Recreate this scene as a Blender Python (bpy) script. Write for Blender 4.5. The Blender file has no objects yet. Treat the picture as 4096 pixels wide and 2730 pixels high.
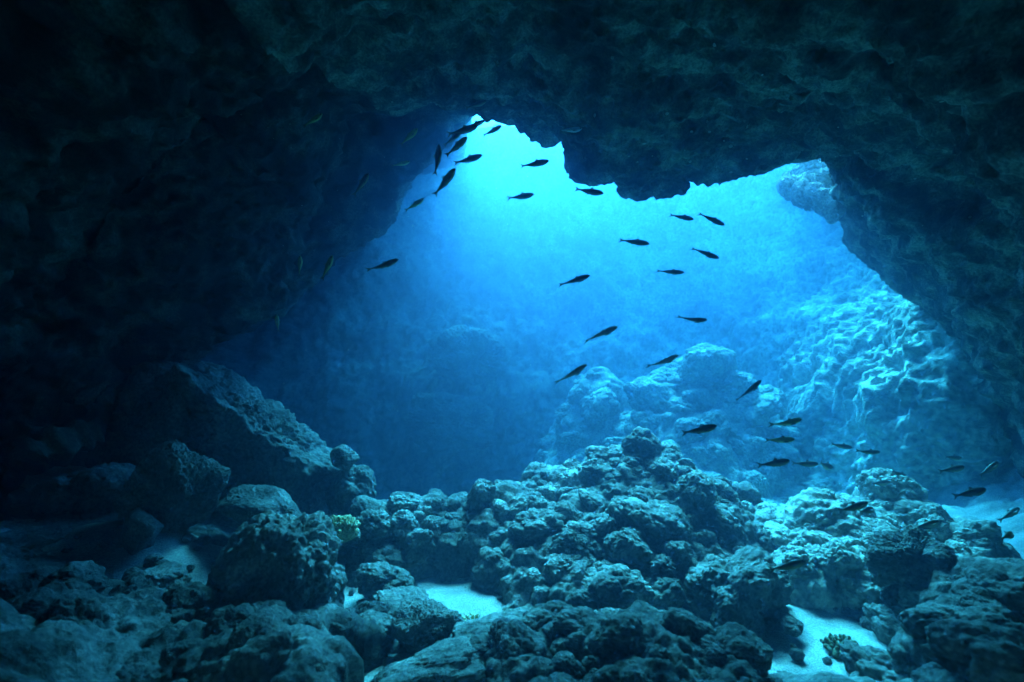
import bpy, bmesh, math, random
import numpy as np
from mathutils import Vector, Matrix, Euler

R = math.radians
random.seed(11)
rng = np.random.default_rng(11)
scene = bpy.context.scene
COL = scene.collection

# ------------------------------------------------------------------ camera
F = 2048.0                                   # focal length in photo pixels (90 degree lens, 4096 wide)
cam_d = bpy.data.cameras.new('camera')
cam_d.sensor_width = 36.0
cam_d.lens = 18.0
cam_d.clip_start = 0.05
cam_d.clip_end = 200.0
cam = bpy.data.objects.new('camera', cam_d)
cam.location = (0, 0, 0)
cam.rotation_euler = (R(90), 0, 0)
COL.objects.link(cam)
scene.camera = cam
cam_d.dof.use_dof = True
cam_d.dof.focus_distance = 3.8
cam_d.dof.aperture_fstop = 1.6

# ------------------------------------------------------------------ sky, sun, exposure
SUN_EL, SUN_AZ = 50.0, 8.0                  # azimuth from +Y towards +X
world = bpy.data.worlds.new('World')
scene.world = world
world.use_nodes = True
wn = world.node_tree.nodes
wl = world.node_tree.links
bg = wn['Background']
sky = wn.new('ShaderNodeTexSky')
sky.sky_type = 'NISHITA'
sky.sun_disc = False
sky.sun_elevation = R(SUN_EL)
sky.sun_rotation = R(SUN_AZ)
wl.new(sky.outputs[0], bg.inputs['Color'])
bg.inputs['Strength'].default_value = 0.15

sun_d = bpy.data.lights.new('sun', 'SUN')
sun_d.energy = 5.0
sun_d.angle = R(30.0)                        # the rippled sea surface spreads the sun
sun_d.color = (1.0, 0.96, 0.9)
sun = bpy.data.objects.new('sun', sun_d)
to_sun = Vector((math.sin(R(SUN_AZ)) * math.cos(R(SUN_EL)), math.cos(R(SUN_AZ)) * math.cos(R(SUN_EL)), math.sin(R(SUN_EL))))
sun.rotation_euler = to_sun.to_track_quat('Z', 'Y').to_euler()
sun.location = to_sun * 30
COL.objects.link(sun)

scene.view_settings.view_transform = 'Standard'
scene.view_settings.look = 'None'
scene.view_settings.gamma = 1.0
scene.view_settings.exposure = 3.8
scene.view_settings.use_curve_mapping = False
cy = scene.cycles
cy.max_bounces = 4
cy.diffuse_bounces = 2
cy.glossy_bounces = 2
cy.volume_bounces = 1
cy.transparent_max_bounces = 16
cy.use_denoising = True
cy.use_light_tree = False
cy.sample_clamp_indirect = 6.0

# water: extinction per metre (red is swallowed first)
W_SCATTER = (0.026, 0.036, 0.061)
W_ABSORB = (0.28, 0.070, 0.015)
W_G = 0.82


# ------------------------------------------------------------------ numpy noise
_perm = rng.permutation(256).astype(np.int32)
_perm = np.concatenate([_perm, _perm])
_g = rng.normal(size=(256, 3))
_g = (_g / np.linalg.norm(_g, axis=1)[:, None]).astype(np.float32)
_cell = rng.random((256, 3)).astype(np.float32)


def perlin(p):
    p = np.asarray(p, np.float32)
    i = np.floor(p).astype(np.int32)
    f = p - i
    u = f * f * f * (f * (f * 6 - 15) + 10)
    x0, y0, z0 = i[:, 0] & 255, i[:, 1] & 255, i[:, 2] & 255
    out = 0
    for dx in (0, 1):
        hx = _perm[(x0 + dx) & 255]
        wx = u[:, 0] if dx else 1 - u[:, 0]
        for dy in (0, 1):
            hy = _perm[(hx + y0 + dy) & 255]
            wy = wx * (u[:, 1] if dy else 1 - u[:, 1])
            for dz in (0, 1):
                h = _perm[(hy + z0 + dz) & 255]
                g = _g[h]
                d = g[:, 0] * (f[:, 0] - dx) + g[:, 1] * (f[:, 1] - dy) + g[:, 2] * (f[:, 2] - dz)
                out = out + d * wy * (u[:, 2] if dz else 1 - u[:, 2])
    return out * 1.6


def fbm(p, octv=4, gain=0.5, lac=2.07):
    a, s = 1.0, 0
    q = np.array(p, np.float32)
    for _ in range(octv):
        s = s + a * perlin(q)
        q = q * lac + 17.3
        a *= gain
    return s


def worley(p):
    """F1 distance to jittered cell points."""
    p = np.asarray(p, np.float32)
    i = np.floor(p).astype(np.int32)
    f = p - i
    best = np.full(len(p), 9.0, np.float32)
    for dx in (-1, 0, 1):
        hx = _perm[(i[:, 0] + dx) & 255]
        for dy in (-1, 0, 1):
            hy = _perm[(hx + ((i[:, 1] + dy) & 255)) & 255]
            for dz in (-1, 0, 1):
                c = _cell[_perm[(hy + ((i[:, 2] + dz) & 255)) & 255]]
                d = (c[:, 0] + dx - f[:, 0]) ** 2 + (c[:, 1] + dy - f[:, 1]) ** 2 + (c[:, 2] + dz - f[:, 2]) ** 2
                np.minimum(best, d, out=best)
    return np.sqrt(best)


def knobs(p):
    """rounded lumps with creases between them, about -0.3 .. 0.6"""
    q = p + 0.25 * np.stack([perlin(p * 1.3 + 5), perlin(p * 1.3 + 31), perlin(p * 1.3 + 57)], 1)
    w = worley(q)
    return 0.6 - w * w * 1.0


def rockdisp(p, s):
    """rock relief for lumps of about s metres (unit 1 = s)"""
    p = p / s
    return s * (0.42 * knobs(p * 0.9) + 0.20 * knobs(p * 2.1 + 9) + 0.07 * knobs(p * 4.9 + 4)
                + 0.16 * perlin(p * 1.2 + 3) + 0.06 * fbm(p * 6.0, 3, 0.55))


# ------------------------------------------------------------------ mesh helpers
def P(px, py, Y):
    """photo pixel + depth along the view axis -> point"""
    return np.array([(px - 2048.0) / F * Y, Y, (1365.0 - py) / F * Y])


def mesh_from(name, v, quads=None, tris=None, smooth=True):
    me = bpy.data.meshes.new(name)
    v = np.asarray(v, np.float32)
    faces = quads if quads is not None else tris
    k = faces.shape[1]
    me.vertices.add(len(v))
    me.vertices.foreach_set('co', v.ravel())
    me.loops.add(faces.size)
    me.loops.foreach_set('vertex_index', faces.astype(np.int32).ravel())
    me.polygons.add(len(faces))
    me.polygons.foreach_set('loop_start', np.arange(0, faces.size, k, dtype=np.int32))
    me.polygons.foreach_set('loop_total', np.full(len(faces), k, np.int32))
    me.polygons.foreach_set('use_smooth', np.full(len(faces), smooth))
    me.update(calc_edges=True)
    me.validate()
    return me


def grid_quads(nu, nv, u0=0, u1=None):
    """quads for a grid stored as index = iu*nv + iv, optionally a range of columns"""
    u1 = nu - 1 if u1 is None else u1
    a = (np.arange(u0, u1)[:, None] * nv + np.arange(nv - 1)[None, :]).ravel()
    return np.stack([a, a + nv, a + nv + 1, a + 1], 1)


def grid_normals(g):
    du = np.gradient(g, axis=0)
    dv = np.gradient(g, axis=1)
    n = np.cross(du, dv)
    return n / (np.linalg.norm(n, axis=2, keepdims=True) + 1e-9)


def link(name, me, mat, parent=None, kind=None, label=None, cat=None, group=None):
    o = bpy.data.objects.new(name, me)
    COL.objects.link(o)
    if mat is not None and me is not None and not me.materials:
        me.materials.append(mat)
    o.parent = parent
    tag(o, label, cat, group, kind)
    return o


def tag(o, label=None, cat=None, group=None, kind=None):
    if kind:
        o['kind'] = kind
    if label:
        o['label'] = label
    if cat:
        o['category'] = cat
    if group:
        o['group'] = group
    return o


def empty(name, loc, label=None, cat=None, group=None):
    o = bpy.data.objects.new(name, None)
    o.location = loc
    o.empty_display_size = 0.05
    COL.objects.link(o)
    return tag(o, label, cat, group)


# ------------------------------------------------------------------ materials
def rock_material(name, c0, c1, c2, scale=3.0, bump=0.6, pit=0.02, ramp=(0.32, 0.68)):
    m = bpy.data.materials.new(name)
    m.use_nodes = True
    nt = m.node_tree
    n, l = nt.nodes, nt.links
    b = n['Principled BSDF']
    b.inputs['Roughness'].default_value = 0.85
    b.inputs['Specular IOR Level'].default_value = 0.15
    geo = n.new('ShaderNodeNewGeometry')
    n1 = n.new('ShaderNodeTexNoise')
    n1.inputs['Scale'].default_value = scale
    n1.inputs['Detail'].default_value = 6
    n1.inputs['Roughness'].default_value = 0.65
    l.new(geo.outputs['Position'], n1.inputs['Vector'])
    cr = n.new('ShaderNodeValToRGB')
    e = cr.color_ramp.elements
    e[0].position, e[0].color = ramp[0], (*c0, 1)
    e[1].position, e[1].color = ramp[1], (*c2, 1)
    k = cr.color_ramp.elements.new(0.5)
    k.color = (*c1, 1)
    l.new(n1.outputs['Fac'], cr.inputs['Fac'])
    n2 = n.new('ShaderNodeTexNoise')
    n2.inputs['Scale'].default_value = scale * 14
    n2.inputs['Detail'].default_value = 4
    l.new(geo.outputs['Position'], n2.inputs['Vector'])
    mr = n.new('ShaderNodeMapRange')
    mr.inputs['From Min'].default_value = 0.3
    mr.inputs['From Max'].default_value = 0.7
    mr.inputs['To Min'].default_value = 0.45
    mr.inputs['To Max'].default_value = 1.5
    l.new(n2.outputs['Fac'], mr.inputs['Value'])
    mx = n.new('ShaderNodeMix')
    mx.data_type = 'RGBA'
    mx.blend_type = 'MULTIPLY'
    mx.inputs['Factor'].default_value = 1.0
    l.new(cr.outputs['Color'], mx.inputs['A'])
    l.new(mr.outputs['Result'], mx.inputs['B'])
    l.new(mx.outputs['Result'], b.inputs['Base Color'])
    n3 = n.new('ShaderNodeTexNoise')
    n3.inputs['Scale'].default_value = scale * 22
    n3.inputs['Detail'].default_value = 5
    n3.inputs['Roughness'].default_value = 0.7
    l.new(geo.outputs['Position'], n3.inputs['Vector'])
    bp = n.new('ShaderNodeBump')
    bp.inputs['Strength'].default_value = bump
    bp.inputs['Distance'].default_value = 0.02
    l.new(n3.outputs['Fac'], bp.inputs['Height'])
    vo = n.new('ShaderNodeTexVoronoi')
    vo.inputs['Scale'].default_value = 30.0
    n4 = n.new('ShaderNodeTexNoise')
    n4.inputs['Scale'].default_value = 9.0
    n4.inputs['Detail'].default_value = 3
    l.new(geo.outputs['Position'], n4.inputs['Vector'])
    wv = n.new('ShaderNodeVectorMath')
    wv.operation = 'MULTIPLY_ADD'
    wv.inputs[1].default_value = (0.12, 0.12, 0.12)
    l.new(n4.outputs['Color'], wv.inputs[0])
    l.new(geo.outputs['Position'], wv.inputs[2])
    l.new(wv.outputs[0], vo.inputs['Vector'])
    bp2 = n.new('ShaderNodeBump')
    bp2.inputs['Strength'].default_value = bump * 0.6
    bp2.inputs['Distance'].default_value = pit
    l.new(vo.outputs['Distance'], bp2.inputs['Height'])
    l.new(bp.outputs['Normal'], bp2.inputs['Normal'])
    l.new(bp2.outputs['Normal'], b.inputs['Normal'])
    return m


M_ROCK = rock_material('reef_rock', (0.06, 0.058, 0.052), (0.14, 0.135, 0.122), (0.27, 0.26, 0.235), 3.0, 0.8, 0.012)
M_MOUND = rock_material('dark_reef_rock', (0.045, 0.045, 0.041), (0.135, 0.132, 0.12), (0.34, 0.33, 0.30), 4.0, 0.8, 0.012)
M_BANK = rock_material('shaded_reef_rock', (0.03, 0.03, 0.028), (0.08, 0.078, 0.072), (0.22, 0.214, 0.198), 4.0, 0.8, 0.012)  # reef rock darkened: the foreground shadow is put into its colour
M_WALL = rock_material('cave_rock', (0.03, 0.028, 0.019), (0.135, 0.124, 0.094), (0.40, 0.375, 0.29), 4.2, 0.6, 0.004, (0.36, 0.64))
M_DARK = rock_material('shaded_cave_rock', (0.02, 0.019, 0.013), (0.045, 0.042, 0.032), (0.16, 0.15, 0.115), 4.2, 0.6, 0.004, (0.36, 0.66))  # cave rock darkened: the left wall's shadow is put into its colour
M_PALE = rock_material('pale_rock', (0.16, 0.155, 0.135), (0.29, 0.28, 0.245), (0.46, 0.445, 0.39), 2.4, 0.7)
M_SAND = rock_material('coral_sand', (0.22, 0.215, 0.195), (0.32, 0.31, 0.285), (0.42, 0.41, 0.375), 9.0, 0.35, 0.004)
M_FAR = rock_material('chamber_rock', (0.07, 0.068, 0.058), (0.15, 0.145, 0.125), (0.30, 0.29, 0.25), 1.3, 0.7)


def paint_light_to_right(m):
    """lightens the chamber rock colour to the right, painting in sunlight on that wall"""
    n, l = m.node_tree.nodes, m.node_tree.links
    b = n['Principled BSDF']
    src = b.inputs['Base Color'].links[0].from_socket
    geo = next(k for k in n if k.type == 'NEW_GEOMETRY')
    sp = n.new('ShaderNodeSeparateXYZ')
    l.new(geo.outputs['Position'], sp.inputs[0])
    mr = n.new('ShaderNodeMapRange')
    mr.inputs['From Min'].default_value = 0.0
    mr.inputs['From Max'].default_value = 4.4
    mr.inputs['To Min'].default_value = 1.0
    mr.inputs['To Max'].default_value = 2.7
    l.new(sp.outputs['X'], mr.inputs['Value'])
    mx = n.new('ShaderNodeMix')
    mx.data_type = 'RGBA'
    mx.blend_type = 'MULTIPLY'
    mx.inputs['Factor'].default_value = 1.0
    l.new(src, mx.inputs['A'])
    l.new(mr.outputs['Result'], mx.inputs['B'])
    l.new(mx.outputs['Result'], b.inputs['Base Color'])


paint_light_to_right(M_FAR)  # sunlight on the right-hand wall is painted into the rock colour


# ------------------------------------------------------------------ the cave shell round the camera
def interp_ring(rows, s):
    rows = np.array(rows, float)
    pts = np.array([P(a, b, c) for a, b, c in rows[:, 1:4]])
    return np.stack([np.interp(s, rows[:, 0], pts[:, k]) for k in range(3)], 1)


def semi_ring(Y, a, zb, h, s):
    ph = np.pi * s
    return np.stack([-a * np.cos(ph), np.full_like(s, Y), zb + h * np.sin(ph) ** 0.7], 1)


LIP = [(0, 150, 2050, 5.0), (.08, 640, 1530, 5.4), (.13, 850, 1375, 5.5), (.18, 1110, 1255, 5.6), (.23, 1290, 1090, 5.6),
       (.28, 1570, 890, 5.6), (.31, 1610, 750, 5.5), (.34, 1775, 570, 5.3), (.36, 1775, 420, 5.0), (.375, 1900, 430, 4.9),
       (.39, 1985, 452, 4.8), (.405, 2030, 488, 4.8), (.415, 2055, 478, 4.8), (.43, 2110, 545, 4.7), (.455, 2180, 583, 4.7),
       (.475, 2262, 556, 4.7), (.49, 2272, 655, 4.6), (.505, 2330, 715, 4.6), (.55, 2500, 708, 4.6), (.56, 2500, 772, 4.6),
       (.59, 2600, 788, 4.6), (.615, 2738, 776, 4.6), (.63, 2755, 726, 4.6), (.66, 2880, 742, 4.6), (.69, 2960, 705, 4.6),
       (.72, 3080, 662, 4.6), (.75, 3270, 600, 4.8), (.775, 3335, 590, 5.1), (.80, 3345, 800, 5.5), (.83, 3400, 985, 5.8),
       (.87, 3600, 1170, 5.8), (.90, 3760, 1270, 5.7), (.93, 3880, 1420, 5.5), (.96, 3970, 1650, 5.2), (.98, 4060, 1850, 4.9),
       (1, 4250, 2250, 4.6)]
RING_A = [(0, -60, 2150, 2.8), (.04, 120, 1820, 3.0), (.08, 420, 1710, 3.4), (.11, 480, 1570, 3.7), (.15, 700, 1445, 4.2),
          (.18, 830, 1360, 4.4), (.21, 980, 1325, 4.5), (.24, 1130, 1220, 4.5), (.27, 1150, 1050, 4.5), (.30, 1200, 890, 4.5),
          (.32, 1285, 830, 4.5), (.335, 1345, 590, 4.4), (.35, 1370, 470, 4.3), (.37, 1775, 385, 4.2), (.43, 2100, 470, 4.2),
          (.50, 2330, 590, 4.15), (.59, 2600, 690, 4.15), (.66, 2880, 660, 4.15), (.75, 3270, 530, 4.2), (.83, 3560, 800, 4.2),
          (.90, 3900, 1200, 4.0), (.95, 4100, 1600, 3.8), (1, 4450, 2300, 3.6)]
RING_5 = [(0, -350, 2350, 2.9), (.1, -150, 1700, 3.2), (.2, 250, 1000, 3.4), (.3, 800, 430, 3.5), (.4, 1700, 230, 3.4), (.5, 2300, 280, 3.4),
          (.6, 2750, 330, 3.4), (.7, 3250, 330, 3.4), (.8, 3800, 560, 3.4), (.9, 4180, 1200, 3.3), (1, 4650, 2350, 3.2)]


def build_shell():
    ns = 620
    s = np.linspace(0, 1, ns)
    lip = interp_ring(LIP, s)
    rA = interp_ring(RING_A, s)
    r5 = interp_ring(RING_5, s)
    c = np.array([0.6, 0.0, -0.8])

    def out(r, k, dy):
        q = r.copy()
        q[:, 0] = c[0] + (r[:, 0] - c[0]) * k
        q[:, 2] = c[2] + (r[:, 2] - c[2]) * k
        q[:, 1] = r[:, 1] + dy
        return q
    left = np.clip((0.395 - s) / 0.03, 0, 1)[:, None]        # 1 on the left, where the roof runs on to the back wall

    def far(Y, k):
        q = lip * (Y / lip[:, 1])[:, None]
        q[:, 0] = q[:, 0] * (1 + 0.02 * (Y - 5)) + 0.05 * (Y - 5)
        dip = np.exp(-((s - 0.362) / 0.024) ** 2) * min((Y - 5.0) / 2.0, 1.0)
        q[:, 2] = q[:, 2] * k * (1 - 0.22 * dip) + 0.1
        q[:, 1] = Y
        return q
    mid = 0.5 * (rA + lip)
    recess = out(mid, 1.20, 0.0)
    mid = mid + 0.0 * left
    mid = mid * (1 - left) + recess * left
    rings = [semi_ring(-3.2, 0.4, -0.5, 0.6, s), semi_ring(-3.0, 2.4, -1.9, 3.2, s), semi_ring(-1.0, 3.0, -2.2, 4.0, s),
             semi_ring(1.0, 3.1, -2.3, 4.2, s), semi_ring(2.4, 3.1, -2.3, 4.15, s), r5, rA, mid, lip,
             out(lip, 1.10, 0.10) * (1 - left) + far(6.2, 1.04) * left,
             out(lip, 1.45, 0.25) * (1 - left) + far(7.5, 1.08) * left,
             out(lip, 1.8, 0.2) * (1 - left) + far(9.0, 1.04) * left,
             out(lip, 2.2, 0.1) * (1 - left) + far(10.5, 0.96) * left]
    sub = [3, 6, 10, 30, 60, 90, 60, 50, 24, 24, 20, 20]
    rings = np.array(rings)
    rows = []
    for i in range(len(rings) - 1):
        p0, p1, p2, p3 = rings[max(i - 1, 0)], rings[i], rings[i + 1], rings[min(i + 2, len(rings) - 1)]
        for k in range(sub[i]):
            t = k / sub[i]
            cr = 0.5 * ((2 * p1) + (-p0 + p2) * t + (2 * p0 - 5 * p1 + 4 * p2 - p3) * t * t + (-p0 + 3 * p1 - 3 * p2 + p3) * t ** 3)
            lin = p1 + (p2 - p1) * t
            rows.append(0.5 * cr + 0.5 * lin)
    rows.append(rings[-1])
    g = np.array(rows).transpose(1, 0, 2)                     # (s, t, 3)
    n = grid_normals(g)
    nv = g.shape[1]
    flat = g.reshape(-1, 3)
    row = np.arange(nv)
    r_lip = sum(sub[:8])
    calm = 1 - 0.72 * np.exp(-((row - r_lip) / 26.0) ** 2)     # keep the lip where it stands
    calm = np.tile(calm, ns)
    q = flat * np.array([1.0, 1.0, 1.5])
    big = rockdisp(flat, 0.62) * 0.50 + 0.12 * fbm(flat * 0.8 + 40, 3) - 0.07
    d = big * calm + 0.075 * knobs(q * 3.6 + 3) + 0.040 * knobs(q * 8) + 0.022 * fbm(q * 15, 3, 0.6)
    # pits and pockets eaten into the limestone
    d = d - 0.34 * np.clip(0.36 - worley(q * 2.3 + 11), 0, 1) * (0.4 + 0.6 * calm) - 0.18 * np.clip(0.38 - worley(q * 5.2 + 5), 0, 1)
    # layered ledges
    d = d + 0.06 * calm * perlin(flat * np.array([1.1, 1.6, 5.0]) + 70)
    inside = np.array([0.6, 0, -0.6])
    dirn = inside - flat
    dirn[:, 1] = 0
    nn = n.reshape(-1, 3)
    sign = np.sign((nn * dirn).sum(1))
    sign = np.median(sign)
    flat = flat + nn * (sign * d)[:, None]
    i0, i1 = int(ns * 0.36), int(ns * 0.80)
    for nm, a, b in (('cave_wall_left', 0, i0), ('cave_ceiling', i0, i1), ('cave_wall_right', i1, ns - 1)):
        sub_v = flat.reshape(ns, nv, 3)[a:b + 1].reshape(-1, 3)
        q = grid_quads(b - a + 1, nv)
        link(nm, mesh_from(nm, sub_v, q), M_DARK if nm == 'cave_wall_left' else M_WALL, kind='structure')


build_shell()


# ------------------------------------------------------------------ the lit chamber behind
def build_back_wall():
    # plan of the wall at z = -0.3: x, y, lean per metre of height, direction of the lean
    plan = np.array([(-9.5, 5.0, .3, -1, 0), (-7, 8.8, .4, -.6, .8), (-4, 9.3, .5, -.2, 1), (-1, 9.4, .9, 0, 1), (1.5, 9.4, .95, .1, 1),
                     (3.4, 9.4, .8, .4, .9), (4.4, 8.6, .75, .8, .5), (4.5, 7.5, .8, 1, .1), (4.45, 6.5, .8, 1, 0), (4.45, 5.7, .75, 1, 0),
                     (4.5, 5.2, .65, 1, 0), (4.8, 4.8, .5, 1, 0), (6.5, 4.0, .2, 1, 0)])
    t = np.concatenate([[0], np.cumsum(np.linalg.norm(np.diff(plan[:, :2], axis=0), axis=1))])
    nu, nvv = 600, 350
    tt = np.interp(np.linspace(0, 1, nu), [0, .15, .5, .97, 1], [0, t[2], t[5], t[10] + .3, t[-1]])
    ker = np.hanning(41)
    ker /= ker.sum()
    sm = lambda a: np.convolve(np.pad(a, 20, mode='edge'), ker, 'valid')
    bx, by, ct, ox, oy = [sm(np.interp(tt, t, plan[:, k])) for k in range(5)]
    z = np.linspace(-5.0, 5.0, nvv)
    h = 0.3 * np.clip(z + 0.9, -2.2, 0) + np.clip(z + 0.3, -0.6, 2.3) + 0.3 * np.clip(z - 2.0, 0, None)
    g = np.zeros((nu, nvv, 3))
    g[:, :, 0] = bx[:, None] + (ox * ct)[:, None] * h[None, :]
    g[:, :, 1] = by[:, None] + (oy * ct)[:, None] * h[None, :]
    g[:, :, 2] = z[None, :]
    n = grid_normals(g)
    flat = g.reshape(-1, 3)
    nn = n.reshape(-1, 3)
    cen = np.array([0.5, 7.5, 1.0])
    sign = np.sign(np.median(((cen - flat) * nn).sum(1)))
    fl = flat * np.array([1.0, 1.0, 0.38])                     # flutes running down the wall
    d = 0.28 * fbm(flat * 0.55, 3) + 0.26 * knobs(fl * 1.5) + 0.17 * knobs(fl * 3.4 + 7) + 0.11 * knobs(flat * np.array([1, 1, .7]) * 6.5) + 0.05 * fbm(flat * 11, 4, 0.6)
    flat = flat + nn * (sign * d)[:, None]
    cut = int(np.searchsorted(tt, t[5]))
    gg = flat.reshape(nu, nvv, 3)
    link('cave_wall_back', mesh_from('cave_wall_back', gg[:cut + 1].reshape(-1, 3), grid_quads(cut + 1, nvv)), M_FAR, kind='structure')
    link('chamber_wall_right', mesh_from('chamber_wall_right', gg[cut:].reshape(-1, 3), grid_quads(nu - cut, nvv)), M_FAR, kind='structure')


build_back_wall()


# ------------------------------------------------------------------ floor: rock bed and sand
def zsand(x, y):
    z = -1.50 + 0.30 * np.clip(-x - 1.15, 0, 3) - 0.85 * np.clip(y - 4.5, 0, 2.6) * np.clip((4.2 + 2.0 * np.clip(y - 5, 0, 3) - x) / 1.0, 0, 1)
    z = z + 0.13 * np.exp(-((x + 2.05) / .5) ** 2 - ((y - 2.9) / .35) ** 2)
    z = z + 0.45 * np.clip(x - 4.0 + 0.5 * (4.6 - np.minimum(y, 4.6)), 0, 1.5) * np.clip((x - 2.9) / .6, 0, 1) * np.clip((y - 2.9) / .6, 0, 1)
    return z


PATCH = [(-2.0, 2.85, .34, .22), (-.50, 3.05, .40, .22), (1.60, 2.60, .46, .36), (-.62, 2.25, .30, .16), (4.2, 4.6, .9, .8), (-2.9, 3.5, .4, .22)]


def build_floor():
    nx, ny = 460, 430
    xs = np.concatenate([np.linspace(-9, -3.4, 50)[:-1], np.linspace(-3.4, 4.4, nx - 90), np.linspace(4.4, 9, 42)[1:]])
    ys = np.concatenate([np.linspace(-3.6, 1.0, 40)[:-1], np.linspace(1.0, 4.6, ny - 130), np.linspace(4.6, 13.5, 92)[1:]])
    X, Y = np.meshgrid(xs, ys, indexing='ij')
    x, y = X.ravel(), Y.ravel()
    pts = np.stack([x, y, np.zeros_like(x)], 1)
    zs = zsand(x, y)
    m = np.ones_like(x) * 0.34
    m += np.where(x > 0, 0.25, 0.55) * np.clip((2.6 - y) / 0.7, 0, 1) * np.clip((np.abs(x) - 0.5) / 0.6, 0, 1)
    for cx, cy_, rx, ry in PATCH:
        m -= 0.9 * np.exp(-(((x - cx) / rx) ** 2 + ((y - cy_) / ry) ** 2))
    lum = rockdisp(pts, 0.42) / 0.42
    z = zs - 0.06 + m * (0.20 + 0.42 * lum)
    z += 0.14 * np.clip((2.3 - y) / 0.8, 0, 1) * np.clip((np.abs(x) - 0.7) / 0.6, 0, 1.5)
    z = z + 0.02 * fbm(pts * 14, 3)
    g = np.stack([x, y, z], 1)
    link('sea_floor', mesh_from('sea_floor', g, grid_quads(len(xs), len(ys))), M_ROCK, kind='structure')
    # sand
    xs = np.linspace(-6, 6.5, 230)
    ys = np.concatenate([np.linspace(-2, 1.2, 20)[:-1], np.linspace(1.2, 5.2, 170), np.linspace(5.2, 12, 30)[1:]])
    X, Y = np.meshgrid(xs, ys, indexing='ij')
    x, y = X.ravel(), Y.ravel()
    pts = np.stack([x, y, np.zeros_like(x)], 1)
    z = zsand(x, y) + 0.035 * fbm(pts * 1.7, 3) + 0.008 * fbm(pts * 9 + 3, 3)
    z = z + np.clip((x - 3.3) / .4, 0, 1) * (0.10 * knobs(pts * 4.5) + 0.05 * knobs(pts * 9))
    link('sand', mesh_from('sand', np.stack([x, y, z], 1), grid_quads(len(xs), len(ys))), M_SAND, kind='structure')


build_floor()


# ------------------------------------------------------------------ rocks
def ico(sub):
    bm = bmesh.new()
    bmesh.ops.create_icosphere(bm, subdivisions=sub, radius=1.0)
    v = np.array([a.co[:] for a in bm.verts])
    f = np.array([[b.index for b in a.verts] for a in bm.faces])
    bm.free()
    return v, f


ICO5 = ico(6)         # 10242 verts
ICO6 = ico(7)         # 40962 verts


def lump_mesh(name, seed, base=ICO5, rough=1.0):
    """knobbly encrusted rock of about unit radius"""
    v, f = base
    o = np.array([seed * 3.71, seed * 1.37, seed * 2.11])
    r = 1 + 0.30 * perlin(v * 0.9 + o) + rough * (0.34 * knobs(v * 1.25 + o) + 0.17 * knobs(v * 2.9 + o) + 0.07 * knobs(v * 6.0 + o))
    r = r - 0.25 * rough * 0.5
    r = r + 0.045 * fbm(v * 7 + o, 4, 0.62) + (0.04 * knobs(v * 11 + o) if len(v) > 20000 else 0)
    return mesh_from(name, v * r[:, None], tris=f)


def facet_mesh(name, seed, planes=None, nplanes=11, base=ICO5, rough=1.0, sharp=14.0, dims=(1, 1, 1)):
    """angular boulder: soft intersection of half-spaces, then relief"""
    v, f = base
    rg = np.random.default_rng(seed)
    if planes is None:
        n = rg.normal(size=(nplanes, 3))
        n /= np.linalg.norm(n, axis=1)[:, None]
        dd = rg.uniform(0.72, 1.0, nplanes)
        n = np.concatenate([n, np.eye(3), -np.eye(3)])
        dd = np.concatenate([dd, np.ones(6)])
    else:
        n = np.array([p[:3] for p in planes], float)
        n /= np.linalg.norm(n, axis=1)[:, None]
        dd = np.array([p[3] for p in planes], float)
    k = np.clip(v @ n.T, 0, None) / dd[None, :]
    inv = (k ** sharp).sum(1) ** (1 / sharp)
    p = v / inv[:, None] * np.array(dims)
    o = np.array([seed * 1.71, seed * 2.37, seed * 1.11])
    s = float(np.mean(dims))
    q = p / s
    d = 0.12 * perlin(q * 1.6 + o) + 0.11 * knobs(q * 2.2 + o) + 0.055 * knobs(q * 5.0 + o) + 0.03 * knobs(q * 11 + o) + 0.03 * fbm(q * 14 + o, 3, 0.6)
    nrm = v / np.linalg.norm(v, axis=1)[:, None]
    p = p + nrm * (rough * s * (d - 0.06))[:, None]
    return mesh_from(name, p, tris=f)


LUMPS = [lump_mesh('rock_lump', 10 + i) for i in range(9)]
FACETS = [facet_mesh('boulder', 20 + i) for i in range(5)]
for me in LUMPS + FACETS:
    me.materials.append(M_ROCK)


def put(name, me, loc, scl, rot, parent=None, **kw):
    o = link(name, me, None, parent, **kw)
    o.location = loc
    o.scale = scl
    o.rotation_euler = rot
    return o


HOLES = [(1.38, 2.15, .33, .32), (-1.95, 2.75, .34, .24), (-.62, 2.22, .26, .14), (1.58, 2.60, .40, .32), (-.42, 3.02, .34, .20)]


def paint(o, mat):
    """a material of the object's own on shared mesh data"""
    o.material_slots[0].link = 'OBJECT'
    o.material_slots[0].material = mat


def cone_field(peaks, x, y, base, k=0.85, sharp=9.0):
    """soft maximum of cones (x, y, z, steepness)"""
    zs = []
    for p in peaks:
        kk = p[3] if len(p) > 3 else k
        zs.append(p[2] - kk * np.sqrt((x - p[0]) ** 2 + (y - p[1]) ** 2 + 0.01) + 0.1 * kk)
    zs = np.array(zs)
    m = np.log(np.exp(zs * sharp).sum(0)) / sharp
    for cx, cy_, rx, ry in HOLES:                          # leave the sand patches free
        m = m - 0.45 * np.exp(-((x - cx) / rx) ** 4 - ((y - cy_) / ry) ** 4)
    return np.maximum(m, base)


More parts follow.
